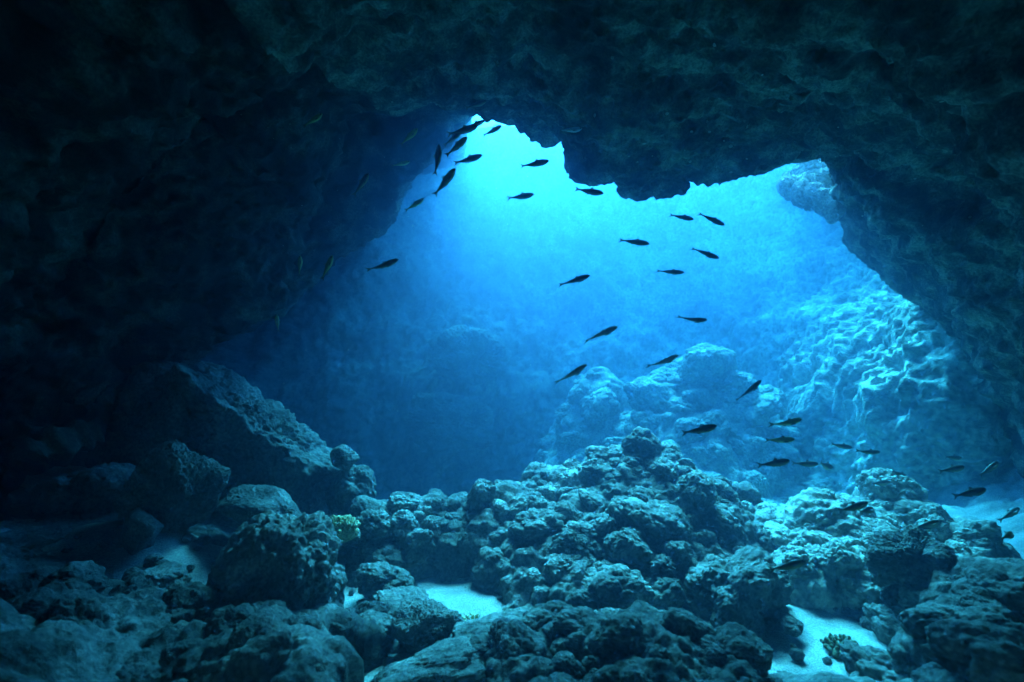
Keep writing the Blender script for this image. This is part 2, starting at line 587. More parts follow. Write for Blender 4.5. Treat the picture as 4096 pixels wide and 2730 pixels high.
def heap(name, label, cat, peaks, bounds, base, nlump, size, seed, mat, relief=0.3, res=0.0085, k=0.85):
    """a mound: rock core plus single knobbly rocks grown on it"""
    x0, x1, y0, y1 = bounds
    cx, cy_ = (x0 + x1) / 2, (y0 + y1) / 2
    root = empty(name, (cx, cy_, base), label, cat)
    xs = np.arange(x0, x1, res)
    ys = np.arange(y0, y1, res)
    X, Y = np.meshgrid(xs, ys, indexing='ij')
    x, y = X.ravel(), Y.ravel()
    edge = np.minimum.reduce([x - x0, x1 - x, y - y0, y1 - y])
    z = cone_field(peaks, x, y, base - 0.25, k)
    z = np.where(edge < 0.02, base - 0.3, z)
    g = np.stack([x, y, z], 1).reshape(len(xs), len(ys), 3)
    n = grid_normals(g).reshape(-1, 3)
    n *= np.sign(n[:, 2:3] + 1e-6)
    flat = g.reshape(-1, 3)
    d = rockdisp(flat + seed, relief)
    flat = flat + n * d[:, None]
    me = mesh_from('core', flat - np.array([cx, cy_, base]), grid_quads(len(xs), len(ys)))
    link('core', me, mat, root)
    rg = np.random.default_rng(seed)
    cnt, tries = 0, 0
    placed = []
    while cnt < nlump and tries < nlump * 60:
        tries += 1
        px, py = rg.uniform(x0 + .05, x1 - .05), rg.uniform(y0 + .05, y1 - .05)
        pz = float(cone_field(peaks, np.array([px]), np.array([py]), base - 0.25, k)[0])
        if pz < base + 0.02:
            continue
        r = size[0] + (size[1] - size[0]) * rg.random() ** 2.2
        if any((px - a) ** 2 + (py - b) ** 2 + (pz - c) ** 2 < (0.62 * (r + q)) ** 2 for a, b, c, q in placed):
            continue
        placed.append((px, py, pz, r))
        s = r * np.array([rg.uniform(.85, 1.3), rg.uniform(.8, 1.1), rg.uniform(.65, 1.0)])
        o = put('rock_lump', LUMPS[int(rg.integers(len(LUMPS)))], (px - cx, py - cy_, pz - base + 0.25 * r), s,
            (rg.uniform(-.5, .5), rg.uniform(-.5, .5), rg.uniform(0, 6.28)), root)
        paint(o, mat)
        cnt += 1
    return root


def pk(px, py, Y, k=None):
    p = P(px, py, Y)
    return (p[0], p[1], p[2], k) if k else tuple(p)


heap('rock_mound', 'large knobbly rock mound rising to a peak in the middle of the cave floor', 'rock',
     [pk(2530, 1800, 4.0, .9), pk(2620, 1880, 3.9, .8), pk(2230, 1905, 3.95, .9), pk(1990, 1990, 3.6, 1.0), pk(2820, 2000, 3.8, .9),
      pk(3010, 2190, 3.6, .9), pk(2320, 2080, 3.5, .8), pk(2250, 2200, 3.2, .8), pk(2480, 2230, 3.2, .9), pk(2420, 2380, 2.85, .9),
      pk(2720, 2180, 3.4, 1.1)],
     (-.55, 2.2, 2.55, 5.0), -1.5, 270, (.045, .18), 5, M_MOUND, 0.26)
heap('rock_ridge', 'low ridge of encrusted rocks joining the large mound to the left boulders', 'rock',
     [pk(1745, 2030, 3.7, 1.1), pk(1600, 2080, 3.6, 1.0), pk(1470, 2090, 3.6, 1.0), pk(1850, 2080, 3.6, 1.0)],
     (-1.5, .0, 3.15, 4.6), -1.5, 70, (.05, .16), 8, M_MOUND, 0.22)
heap('rock_outcrop', 'pale knobbly rock outcrop with two heads right of the mound', 'rock',
     [pk(3290, 2000, 3.5, 1.2), pk(3580, 1930, 3.7, 1.7), pk(3450, 2120, 3.5, 1.1), pk(3800, 2130, 3.3, 1.0), pk(3500, 2210, 3.1, .9),
      pk(3250, 2250, 3.0, 1.0), pk(3720, 2260, 3.0, .9)],
     (1.6, 3.4, 2.6, 4.5), -1.5, 150, (.05, .17), 13, M_PALE, 0.24)  # pale material stands in for light falling on the two heads
heap('rock_slope', 'blurred near slope of rounded rocks in the lower right foreground', 'rock',
     [pk(3700, 2370, 2.55, .8), pk(3980, 2330, 2.5, .8), pk(3800, 2560, 2.1, .7), pk(4050, 2490, 2.1, .7), pk(3720, 2790, 1.9, .7),
      pk(4000, 2780, 1.7, .7)],
     (1.35, 2.9, 1.2, 2.95), -1.6, 120, (.05, .19), 17, M_ROCK, 0.24)
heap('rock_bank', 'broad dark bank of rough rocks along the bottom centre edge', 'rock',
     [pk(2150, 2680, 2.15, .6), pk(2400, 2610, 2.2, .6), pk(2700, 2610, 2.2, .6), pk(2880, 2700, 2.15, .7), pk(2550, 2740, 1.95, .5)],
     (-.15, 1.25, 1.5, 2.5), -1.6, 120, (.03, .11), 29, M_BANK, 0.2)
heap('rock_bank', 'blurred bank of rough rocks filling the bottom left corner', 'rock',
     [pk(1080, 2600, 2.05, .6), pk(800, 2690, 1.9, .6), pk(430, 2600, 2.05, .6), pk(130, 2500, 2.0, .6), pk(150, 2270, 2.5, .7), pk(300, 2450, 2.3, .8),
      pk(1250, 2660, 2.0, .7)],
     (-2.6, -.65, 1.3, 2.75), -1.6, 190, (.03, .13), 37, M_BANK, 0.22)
heap('boulder_pile', 'hazy pile of boulders against the far wall behind the mound', 'rock',
     [pk(2800, 1420, 7.2, 1.2), pk(2650, 1580, 6.9, 1.2), pk(2950, 1640, 6.8, 1.2), pk(3150, 1780, 6.6, 1.2), pk(2780, 1700, 6.4, 1.1),
      pk(2400, 1480, 7.6, 1.8), pk(2560, 1800, 6.4, 1.3)],
     (.3, 4.6, 4.7, 8.6), -3.6, 230, (.07, .36), 23, M_PALE, 0.42, 0.018)

# single boulders ----------------------------------------------------------------
KNOB6 = [lump_mesh('boulder', 60 + i, ICO6, 1.25) for i in range(3)]
FACE6 = [facet_mesh('boulder', 80 + i, base=ICO6, rough=1.6) for i in range(3)]
SLAB6 = [facet_mesh('slab', 90 + i, base=ICO5, nplanes=7, sharp=10, rough=2.0) for i in range(2)]
for me in KNOB6 + FACE6 + SLAB6:
    me.materials.append(M_ROCK)
LIB = {'k': KNOB6, 'f': FACE6, 's': SLAB6, 'l': LUMPS, 'b': FACETS}


def single(name, label, kind, i, px, py, Y, w, h, dpt, rot, group=None):
    """centre pixel and depth, width and height in photo pixels, depth extent in metres, rotation in degrees"""
    me = LIB[kind][i]
    co = np.empty(len(me.vertices) * 3, np.float32)
    me.vertices.foreach_get('co', co)
    ex = np.abs(co.reshape(-1, 3)).max(0) * 0.94
    return put(name, me, P(px, py, Y), (w / F * Y / 2 / ex[0], dpt / 2 / ex[1], h / F * Y / 2 / ex[2]), [R(a) for a in rot], label=label, cat='boulder' if name == 'boulder' else 'rock', group=group)


# big tilted block on the left
L1 = facet_mesh('boulder_left', 41, base=ICO6, dims=(1.0, 0.75, 0.72), sharp=26, rough=1.15, planes=[
    (0.40, 0.10, 0.90, 0.60), (0.15, 0.9, 0.5, 0.8), (0.9, -0.2, -0.1, 0.90), (-1, 0, 0, 1.0), (0.22, -1, 0.10, 0.60), (-0.5, -0.85, 0.2, 0.8),
    (0, 0, -1, 1.0), (0, 1, 0, 1.0), (0.8, -0.6, 0.25, 0.95), (-0.3, 0.1, 0.9, 0.95)])
L1.materials.append(M_ROCK)
put('boulder', L1, P(920, 1830, 4.0), (0.90, 0.9, 1.0), (0, R(16), R(-6)),
    label='huge dark flat-faced boulder sloping down to the right at the left cave wall', cat='boulder')
for row in [
    ('boulder', 'small rounded knob perched on the right tip of the huge left boulder', 'l', 2, 1375, 1835, 3.85, 110, 100, .26, (10, 0, 30)),
    ('boulder', 'upright pointed boulder standing in front of the huge left boulder', 'f', 0, 690, 1970, 3.05, 330, 430, .45, (0, 24, 20)),
    ('boulder', 'small smooth egg-shaped boulder at the foot of the upright pointed one', 'b', 1, 562, 2120, 2.75, 130, 160, .2, (0, -15, 10)),
    ('boulder', 'big dark pitted boulder in the left foreground', 'k', 0, 1115, 2310, 2.6, 510, 510, .65, (0, 20, 60)),
    ('rock', 'flat pointed rock lying behind the big dark pitted boulder', 'b', 2, 1045, 2030, 3.2, 380, 170, .35, (0, 14, -10)),
    ('rock', 'rough rock at the far left edge of the sand beside the upright boulder', 'l', 4, 400, 1965, 3.15, 250, 210, .4, (0, 0, 70)),
    ('rock', 'half buried dark rock on the left sand patch', 'l', 6, 630, 2350, 2.45, 210, 150, .3, (0, 0, 10)),
    ('rock', 'pale rounded rock between the huge left boulder and the coral', 'l', 1, 1410, 1975, 3.9, 190, 210, .4, (0, 10, 0)),
    ('rock', 'low ledge rock carrying the yellowish coral', 'l', 3, 1310, 2140, 3.25, 250, 110, .3, (0, 8, 0)),
    ('boulder', 'pale topped boulder at the right foot of the mound', 'k', 1, 2960, 2400, 2.85, 400, 380, .5, (0, 12, 200)),
    ('rock', 'ridged rock on the bright sand below the low ridge', 'l', 5, 1535, 2325, 3.0, 230, 130, .3, (0, 10, 0)),
    ('rock', 'lumpy rock between the dark pitted boulder and the tilted block', 'l', 7, 1480, 2540, 2.5, 210, 170, .28, (0, 0, 120)),
    ('boulder', 'tilted dark block beside the bright sand in the foreground', 'f', 1, 1705, 2515, 2.5, 270, 220, .3, (0, -28, 20)),
    ('slab', 'flat pale slab lying on the bright sand', 's', 0, 1625, 2445, 2.72, 240, 90, .4, (14, 6, 20)),
    ('rock', 'long low rock at the bottom edge left of the centre', 's', 1, 1720, 2680, 2.15, 460, 130, .3, (0, -12, 5)),
    ('rock', 'flat rock with a pit between the tilted block and the broad slab', 'l', 8, 1960, 2560, 2.35, 330, 130, .35, (0, -5, 0)),
    ('rock', 'low rock on the dim sand beneath the left wall', 'l', 6, 250, 1985, 3.0, 170, 160, .3, (0, 10, 0)),
    ('boulder', 'faint rounded boulder far back in the blue left of the hazy pile', 'f', 0, 1890, 1430, 8.6, 330, 260, 1.4, (0, 12, 30)),
    ('boulder', 'faint boulder on the far slope below the rounded one', 'f', 1, 1800, 1690, 8.2, 330, 240, 1.4, (0, 0, 100)),
    ('rock', 'small rock on the right sand patch left of the round coral clump', 'l', 3, 3160, 2500, 2.6, 90, 60, .15, (0, 0, 0)),
    ('boulder', 'smooth pale boulder lying on the near right slope', 'f', 2, 3640, 2230, 2.7, 300, 190, .35, (0, -18, 40)),
    ('rock', 'small rough rock on the bright sand slope at the right edge', 'l', 5, 3950, 2090, 4.4, 150, 80, .3, (0, -10, 30)),
    ('rock', 'low rock at the bottom of the bright sand slope at the right edge', 'l', 1, 4060, 2180, 3.9, 170, 110, .35, (0, -20, 80)),
]:
    o = single(*row)
    if 'big dark pitted' in row[1] or 'long low rock' in row[1]:
        paint(o, M_MOUND)

# small stones on the sand
rg = np.random.default_rng(91)
n_st = 0
while n_st < 70:
    which = int(rg.integers(4))
    cx, cy_, rx, ry = PATCH[which]
    where = ('dim left sand patch', 'bright sand patch left of the mound', 'right sand patch below the outcrop', 'small sand patch at the bottom edge')[which]
    ang, rad = rg.uniform(0, 6.28), 0.55 + 0.75 * rg.random()
    sx, sy = cx + rx * rad * math.cos(ang), cy_ + ry * rad * math.sin(ang)
    r = 0.012 + 0.035 * rg.random() ** 2
    put('stone', LUMPS[n_st % 9], (sx, sy, float(zsand(sx, sy)) + 0.35 * r + 0.01), (r * rg.uniform(.8, 1.4), r, r * rg.uniform(.6, .9)),
        (rg.uniform(-.3, .3), rg.uniform(-.3, .3), rg.uniform(0, 6.28)), label='small stone lying on the ' + where, cat='stone',
        group='small stones on the ' + where)
    n_st += 1
spur = empty('rock_spur', tuple(P(3330, 740, 5.4)), 'rough brightly lit rock spur jutting from the right wall under the ceiling edge', 'rock')
rg = np.random.default_rng(31)
for i in range(64):
    t, u = rg.random(), rg.random()
    top = np.array([3330 - 210 * t, 600 + 150 * t ** 1.3])          # ridge from the wall out to the tip
    bot = np.array([3350 - 225 * t, 850 - 110 * t])
    q = top + (bot - top) * u
    r = rg.uniform(.05, .12) * (1.15 - 0.45 * t)
    p = P(q[0], q[1], 5.15 + 0.4 * t + 1.15 * (1 - u) + rg.uniform(0, .1))
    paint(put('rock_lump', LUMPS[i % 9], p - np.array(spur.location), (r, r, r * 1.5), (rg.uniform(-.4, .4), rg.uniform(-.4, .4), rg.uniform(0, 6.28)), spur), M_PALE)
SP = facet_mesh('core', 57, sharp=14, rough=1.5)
SP.materials.append(M_PALE)  # pale colour paints in the bright light on the spur
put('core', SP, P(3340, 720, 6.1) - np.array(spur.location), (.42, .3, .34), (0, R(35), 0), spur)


# ------------------------------------------------------------------ corals
def capsule_mesh(name, r0, r1, h, seg=8, ring=4):
    v, f = [], []
    prof = [(r0 * 0.9, 0)] + [(r0 + (r1 - r0) * k / 3, h * k / 3) for k in (1, 2, 3)] + [(r1 * 0.75, h + r1 * 0.6), (r1 * 0.3, h + r1 * 0.95)]
    for r, z in prof:
        for k in range(seg):
            a = 2 * math.pi * k / seg
            v.append((r * math.cos(a), r * math.sin(a), z))
    q = [(i * seg + k, i * seg + (k + 1) % seg, (i + 1) * seg + (k + 1) % seg, (i + 1) * seg + k) for i in range(len(prof) - 1) for k in range(seg)]
    return mesh_from(name, np.array(v), np.array(q))


M_CORAL = rock_material('live_coral', (0.30, 0.28, 0.15), (0.40, 0.37, 0.21), (0.5, 0.46, 0.28), 9.0, 0.3)
M_CORAL2 = rock_material('dull_coral', (0.10, 0.11, 0.06), (0.16, 0.16, 0.09), (0.22, 0.21, 0.13), 9.0, 0.3)


def coral(label, px, py, Y, rad, n, br, mat, seed, tilt=0.5):
    c = P(px, py, Y)
    root = empty('coral', tuple(c), label, 'coral')
    base = put('base', LUMPS[seed % 9], (0, 0, -rad * 0.55), (rad * .8, rad * .7, rad * .5), (0, 0, seed), root)
    paint(base, mat)
    me = capsule_mesh('branch', br * 0.9, br * 1.15, br * 2.0)
    me.materials.append(mat)
    rg = np.random.default_rng(seed)
    for i in range(n):
        ph = i * 2.39996 + rg.uniform(-.2, .2)
        rr = math.sqrt((i + .5) / n)
        th = rr * 1.25
        d = Vector((math.sin(th) * math.cos(ph), math.sin(th) * math.sin(ph), math.cos(th)))
        o = put('branch', me, (d.x * rad * .75, d.y * rad * .65, d.z * rad * .5 - rad * .45), (1, 1, rg.uniform(.7, 1.3)),
                (d + Vector(rg.uniform(-.55, .55, 3))).to_track_quat('Z', 'Y').to_euler(), root)
    return root


coral('yellowish green stubby coral cluster beside the huge left boulder', 1362, 2090, 3.1, .115, 62, .012, M_CORAL, 3)
coral('small tuft of coral on the sand at the foot of the mound', 1880, 2485, 2.75, .09, 46, .009, M_CORAL, 5)
coral('round dull coral clump on the right sand patch', 3370, 2575, 2.45, .10, 70, .008, M_CORAL2, 7)


# ------------------------------------------------------------------ fish
def fish_material(name, belly, back):
    m = bpy.data.materials.new(name)
    m.use_nodes = True
    n, l = m.node_tree.nodes, m.node_tree.links
    b = n['Principled BSDF']
    b.inputs['Roughness'].default_value = 0.38
    b.inputs['Metallic'].default_value = 0.1
    b.inputs['Specular IOR Level'].default_value = 0.3
    tc = n.new('ShaderNodeTexCoord')
    sp = n.new('ShaderNodeSeparateXYZ')
    l.new(tc.outputs['Object'], sp.inputs[0])
    cr = n.new('ShaderNodeValToRGB')
    e = cr.color_ramp.elements
    e[0].position, e[0].color = 0.36, (*belly, 1)
    e[1].position, e[1].color = 0.60, (*back, 1)
    mr = n.new('ShaderNodeMapRange')
    mr.inputs['From Min'].default_value = -0.15
    mr.inputs['From Max'].default_value = 0.15
    l.new(sp.outputs['Z'], mr.inputs['Value'])
    nz = n.new('ShaderNodeTexNoise')
    nz.inputs['Scale'].default_value = 60
    l.new(tc.outputs['Object'], nz.inputs['Vector'])
    mm = n.new('ShaderNodeMath')
    mm.operation = 'MULTIPLY_ADD'
    mm.inputs[1].default_value = 0.16
    l.new(nz.outputs['Fac'], mm.inputs[0])
    l.new(mr.outputs['Result'], mm.inputs[2])
    l.new(mm.outputs[0], cr.inputs['Fac'])
    l.new(cr.outputs['Color'], b.inputs['Base Color'])
    bp = n.new('ShaderNodeBump')
    bp.inputs['Strength'].default_value = 0.15
    bp.inputs['Distance'].default_value = 0.01
    l.new(nz.outputs['Fac'], bp.inputs['Height'])
    l.new(bp.outputs['Normal'], b.inputs['Normal'])
    return m


def plain_material(name, col, rough):
    m = bpy.data.materials.new(name)
    m.use_nodes = True
    n, l = m.node_tree.nodes, m.node_tree.links
    b = n['Principled BSDF']
    b.inputs['Roughness'].default_value = rough
    nz = n.new('ShaderNodeTexNoise')
    nz.inputs['Scale'].default_value = 30
    cr = n.new('ShaderNodeValToRGB')
    cr.color_ramp.elements[0].color = (*[c * .8 for c in col], 1)
    cr.color_ramp.elements[1].color = (*[c * 1.2 for c in col], 1)
    l.new(nz.outputs['Fac'], cr.inputs['Fac'])
    l.new(cr.outputs['Color'], b.inputs['Base Color'])
    return m


M_FISH = fish_material('fish_skin', (0.30, 0.31, 0.16), (0.045, 0.042, 0.02))
M_FISH_GREEN = fish_material('green_fish_skin', (0.50, 0.58, 0.20), (0.20, 0.24, 0.07))
M_FISH_SILVER = fish_material('silver_fish_skin', (0.80, 0.82, 0.78), (0.42, 0.44, 0.42))
M_FIN = plain_material('fish_fin', (0.10, 0.09, 0.05), 0.5)
M_EYE = plain_material('fish_eye', (0.015, 0.015, 0.015), 0.1)


def fish_parts(bend):
    def bendx(p):
        p = np.array(p, float)
        t = np.clip(0.15 - p[:, 0], 0, 1)
        p[:, 1] += bend * t * t * 1.6
        return p
    prof = np.array([(.500, .000, .004, .004), (.488, .026, .022, .018), (.465, .048, .040, .031), (.42, .076, .074, .047), (.34, .099, .112, .061),
                     (.24, .109, .138, .067), (.14, .106, .140, .063), (.04, .093, .120, .052), (-.06, .075, .092, .040), (-.16, .055, .063, .028),
                     (-.26, .036, .040, .017), (-.33, .027, .029, .011), (-.372, .031, .032, .006)])
    seg = 16
    v, q = [], []
    for x, ht, hb, w in prof:
        for k in range(seg):
            a = 2 * math.pi * k / seg
            c, s_ = math.cos(a), math.sin(a)
            v.append((x, w * abs(c) ** 0.9 * np.sign(c), 0.86 * (ht if s_ > 0 else hb) * s_))
    for i in range(len(prof) - 1):
        for k in range(seg):
            q.append((i * seg + k, (i + 1) * seg + k, (i + 1) * seg + (k + 1) % seg, i * seg + (k + 1) % seg))
    body = mesh_from('body', bendx(v), np.array(q))

    def fin(name, outline, th=.0035, side=0.0, y0=0.0, splay=0.0):
        n = len(outline)
        a = [(x, y0 + th + splay * i / n, z) for i, (x, z) in enumerate(outline)]
        b = [(x, y0 - th + splay * i / n, z) for i, (x, z) in enumerate(outline)]
        vv = bendx(a + b)
        vv[:, 2] *= 0.86
        me = bpy.data.meshes.new(name)
        faces = [tuple(range(n)), tuple(range(2 * n - 1, n - 1, -1))] + [(i, i + n, (i + 1) % n + n, (i + 1) % n) for i in range(n)]
        me.from_pydata([tuple(p) for p in vv], [], faces)
        me.update()
        return me
    tail = fin('tail_fin', [(-.355, .026), (-.40, .050), (-.46, .086), (-.505, .108), (-.475, .060), (-.445, .018), (-.437, 0), (-.445, -.018),
                            (-.475, -.062), (-.51, -.112), (-.46, -.088), (-.40, -.050), (-.355, -.026)])
    dorsal = fin('dorsal_fin', [(.17, .098), (.10, .150), (.055, .172), (.045, .135), (.015, .105), (.0, .082), (.08, .09)])
    anal = fin('anal_fin', [(.04, -.112), (.0, -.142), (-.05, -.126), (-.13, -.092), (-.22, -.064), (-.27, -.042), (-.24, -.036), (-.1, -.07), (-.02, -.09)])
    pl = fin('pectoral_fin', [(.27, -.02), (.18, -.01), (.10, -.035), (.085, -.06), (.14, -.062), (.25, -.042)], .002, y0=.056, splay=.05)
    pr = fin('pectoral_fin', [(.27, -.02), (.18, -.01), (.10, -.035), (.085, -.06), (.14, -.062), (.25, -.042)], .002, y0=-.056, splay=-.05)
    ev, ef = ico(2)
    eyes = []
    for sd in (1, -1):
        eyes.append(mesh_from('eye', ev * np.array([.030, .014, .030]) + np.array([.415, sd * .041, .022]), tris=ef))
    for me, mt in ((body, M_FISH), (tail, M_FIN), (dorsal, M_FIN), (anal, M_FIN), (pl, M_FIN), (pr, M_FIN), (eyes[0], M_EYE), (eyes[1], M_EYE)):
        me.materials.append(mt)
    return [('body', body), ('tail_fin', tail), ('dorsal_fin', dorsal), ('anal_fin', anal), ('pectoral_fin', pl), ('pectoral_fin', pr), ('eye', eyes[0]), ('eye', eyes[1])]


FISH = [fish_parts(b) for b in (-0.10, -0.03, 0.04, 0.12)]


def make_proto(parts):
    root = empty('fish', (0, -50, 0))
    return [root] + [link(nm, me, None, root) for nm, me in parts]


def fish(label, head, tail, roll=0.0, turn=0.15, Y=None, length=0.15, var=None):
    """head and tail in photo pixels; roll 0 = side on, 90 = seen from above or below; turn = how far the head points away"""
    hx, hy = head
    tx, ty = tail
    ln = math.hypot(hx - tx, hy - ty)
    if Y is None:
        Y = length * math.sqrt(1 - turn * turn) * F / ln
    h0, t0 = P(hx, hy, Y + turn * length / 2), P(tx, ty, Y - turn * length / 2)
    f = Vector(h0 - t0)
    L = f.length
    f.normalize()
    c = Vector((h0 + t0) / 2)
    view = c.normalized()
    side = (-view + view.dot(f) * f).normalized()
    up = f.cross(side).normalized()
    if up.z < 0:
        up = -up
    side = up.cross(f)
    m = Matrix((f, side, up)).transposed().to_4x4()
    m = m @ Matrix.Rotation(R(roll), 4, 'X')
    var = random.randrange(4) if var is None else var
    root = bpy.data.objects.new('fish', None)
    COL.objects.link(root)
    root.empty_display_size = 0.02
    root.matrix_world = Matrix.Translation(c) @ m @ Matrix.Scale(L, 4)
    tag(root, label, 'fish', 'school of small cave fish')
    for nm, me in FISH[var]:
        o = bpy.data.objects.new(nm, me)
        COL.objects.link(o)
        o.parent = root
        if nm == 'body':
            if 'green' in label or 'olive' in label or 'brownish' in label:
                paint(o, M_FISH_GREEN)
            elif 'silver' in label or 'white flank' in label or 'pale' in label.split(' fish')[0]:
                paint(o, M_FISH_SILVER)
    return root


def A(u, v):      # photo coordinates from the enlarged crops they were read off
    return (1400 + u / 1.4706, 350 + v / 1.4706)


def B(u, v):
    return (1500 + u / 1.5687, 1000 + v / 1.5687)


def C(u, v):
    return (2700 + u / 1.1361, 1350 + v / 1.1361)


def D(u, v):
    return (u / 1.12, v / 1.12)


def E(u, v):
    return (1500 + u / 2.7512, 380 + v / 2.7512)


for row in [
    # by the ceiling edge, upper left of the opening
    ('fish half hidden behind another at the top of the cluster, near the ceiling edge', E(1212, 285), E(985, 365), 0, .1),
    ('dark fish in the middle of the overlapping cluster near the ceiling edge', E(1135, 345), E(795, 435), 0, .1),
    ('dark fish lowest in the overlapping cluster, tail pointing down left', E(960, 395), E(758, 560), 0, .1),
    ('fish just right of the overlapping cluster, closest to the ceiling edge', E(1395, 340), E(1185, 450), 0, .15),
    ('greenish fish directly below the overlapping cluster, swimming up right', E(1018, 462), E(775, 675), 0, .1),
    ('fish swimming straight up with its tail at the bottom', E(705, 545), E(668, 880), 20, .1),
    ('fish right of the vertical one, heading right below the cluster', E(1183, 665), E(865, 755), 0, .1),
    ('brightest green fish, swimming steeply up right in the upper left', E(885, 805), E(645, 1115), 0, .05),
    ('small olive fish against the dark left rock, heading right', E(385, 735), E(175, 785), 0, .2),
    ('fish swimming steeply up over the dark left overhang', A(110, 505), A(20, 640), 10, .1),
    ('olive fish swimming up right just off the left overhang edge', E(540, 1140), E(325, 1275), 15, .1),
    ('dim green fish before the dark rock left of the cluster', E(470, 370), E(275, 560), 0, .1),
    ('dim fish hanging under the ceiling above the cluster', E(1230, 65), E(990, 150), 0, .1),
    # against the bright water
    ('fish beneath the notch of the ceiling, against the whitest water', A(1172, 432), A(1003, 465), 0, .1),
    ('fish with a spread fin left of the brightest water', A(1083, 630), A(925, 653), 0, .1),
    ('fish below the hanging ceiling lip, heading right and slightly down', A(1492, 625), A(1322, 596), 10, .1),
    ('left one of two fish diving side by side below the ceiling lip', A(2023, 778), A(1878, 745), 35, .1),
    ('right one of two fish diving side by side below the ceiling lip', A(2203, 812), A(2050, 735), 45, .1),
    ('fish heading right below the two diving fish, on the left', A(1762, 922), A(1580, 892), 40, .1),
    ('slender fish diving right in the bright middle water', A(2170, 1008), A(2007, 938), 50, .1),
    ('slender level fish in the bright middle water', A(1966, 1090), A(1800, 1078), 50, .1),
    ('fish swimming up right in the centre of the blue opening', A(1413, 1107), A(1225, 1163), 50, .1),
    ('curved dark fish alone in the dim blue on the left', A(287, 1012), A(97, 1085), 45, .1, None, .15, 3),
    ('silvery slender fish rising right in the mid water', B(1522, 485), B(1307, 568), 62, .1),
    ('very slender level fish above the hazy boulder pile', B(2085, 442), B(1895, 432), 65, .1),
    ('silvery slender fish left of the hazy boulder pile', B(1330, 720), B(1130, 842), 66, .1),
    ('slender fish with a white flank over the hazy boulders', B(1905, 662), B(1710, 743), 60, .1),
    ('black fish just above the right shoulder of the mound', B(2147, 1105), B(1922, 1150), 18, .1),
    ('dark fish hiding behind the top rocks of the mound', B(1418, 1285), B(1330, 1277), 0, .3, 4.3),
    # right hand group
    ('thin fish steeply rising over the hazy boulders', C(393, 195), C(277, 292), 72, .1),
    ('brownish slender fish over the right side of the hazy boulders', C(578, 372), C(433, 405), 45, .1),
    ('black slender fish below the brownish one', C(545, 465), C(403, 463), 35, .1),
    ('left one of a level pair of small fish right of the hazy boulders', C(806, 503), C(703, 482), 20, .1),
    ('right one of a level pair of small fish right of the hazy boulders', C(932, 522), C(825, 519), 30, .1),
    ('plump black fish leftmost of the row above the outcrop', C(522, 560), C(375, 582), 0, .1),
    ('black fish in the middle of the row, touching the next one', C(652, 575), C(535, 572), 0, .1),
    ('short plump black fish at the right end of the row', C(715, 595), C(650, 565), 0, .75),
    ('smallest fish of the far right group, on top', C(1300, 549), C(1228, 543), 0, .55),
    ('black fish right under the smallest one of the far right group', C(1315, 588), C(1200, 610), 0, .2),
    ('fish swimming steeply up at the right edge of the blue', C(1470, 567), C(1380, 630), 10, .2),
    ('large black fish low in the blue beside the bright sand', C(1415, 690), C(1265, 722), 0, .1),
    ('fish diving over the right head of the outcrop', C(1060, 640), C(978, 602), 0, .3),
    ('fish crossing the lit face of the outcrop head', C(978, 657), C(885, 665), 0, .3),
    ('dim fish before the shaded side of the outcrop head', C(1095, 695), C(1010, 720), 0, .3),
    ('dark fish before the pale left head of the outcrop', C(718, 752), C(632, 768), 0, .3),
    ('large dark fish between the two heads of the outcrop', C(878, 750), C(735, 792), 0, .1),
    ('short dark fish just under the large one between the outcrop heads', C(897, 778), C(842, 793), 0, .6, 2.4),
    ('dim dark fish before the shaded right end of the outcrop', C(1200, 835), C(1080, 870), 0, .2),
    ('lower dim dark fish before the shaded right end of the outcrop', C(1170, 865), C(1055, 885), 0, .2),
    ('small dark fish low before the outcrop face', C(788, 895), C(710, 905), 0, .4),
    ('dark fish above the pale topped boulder, low before the outcrop', C(795, 965), C(725, 968), 0, .4),
    ('long dark fish before the shaded hollow under the outcrop', C(955, 960), C(840, 978), 0, .2),
    ('biggest black fish, at the foot of the mound on the right', C(592, 1018), C(425, 1058), 0, .1),
    ('dim fish close under the biggest black fish', C(525, 1068), C(430, 1080), 0, .3),
    ('plump black fish over the right sand patch', C(918, 1282), C(815, 1262), 0, .2),
    ('uppermost black fish against the bright sand at the right edge', C(1565, 775), C(1475, 832), 0, .2),
    ('left one of two fish side by side against the bright sand', C(1487, 893), C(1395, 942), 0, .2),
    ('right, shorter one of two fish side by side against the bright sand', C(1532, 890), C(1490, 912), 0, .6, 2.5),
    ('fish cut by the right picture edge before the bright sand', C(1600, 900), C(1545, 940), 0, .4),
    ('dark fish over the near right slope', C(1220, 1145), C(1110, 1170), 0, .2),
    ('dark fish right of the pale boulder on the near right slope', C(1440, 1110), C(1355, 1140), 0, .2),
    ('dark fish low over the near right slope by the sand', C(1165, 1288), C(1060, 1307), 0, .2),
    # dim fish along the left wall
    ('dim green fish near the top of the left wall', D(1445, 510), D(1355, 570), 0, .2),
    ('dim green fish in the darkest part of the left wall', D(880, 870), D(835, 945), 0, .2),
    ('olive fish swimming up below the left overhang', D(1490, 1145), D(1440, 1255), 0, .1),
    ('dim fish left of the olive one below the left overhang', D(1345, 1145), D(1340, 1240), 0, .1),
    ('dim olive fish near the bottom of the left overhang', D(1240, 1410), D(1248, 1492), 0, .3),
    # under the ceiling
    ('dim fish under the ceiling above the bright notch', A(1490, 115), A(1400, 125), 0, .3),
    ('pale backed fish close under the ceiling beside the notch', A(1365, 245), A(1225, 255), 0, .1),
    ('pale fish close under the thick part of the ceiling', A(1990, 280), A(1880, 310), 0, .2),
]:
    fish(*row)


# ------------------------------------------------------------------ shells stuck under the ceiling
M_SHELL = plain_material('shell', (0.72, 0.70, 0.64), 0.4)


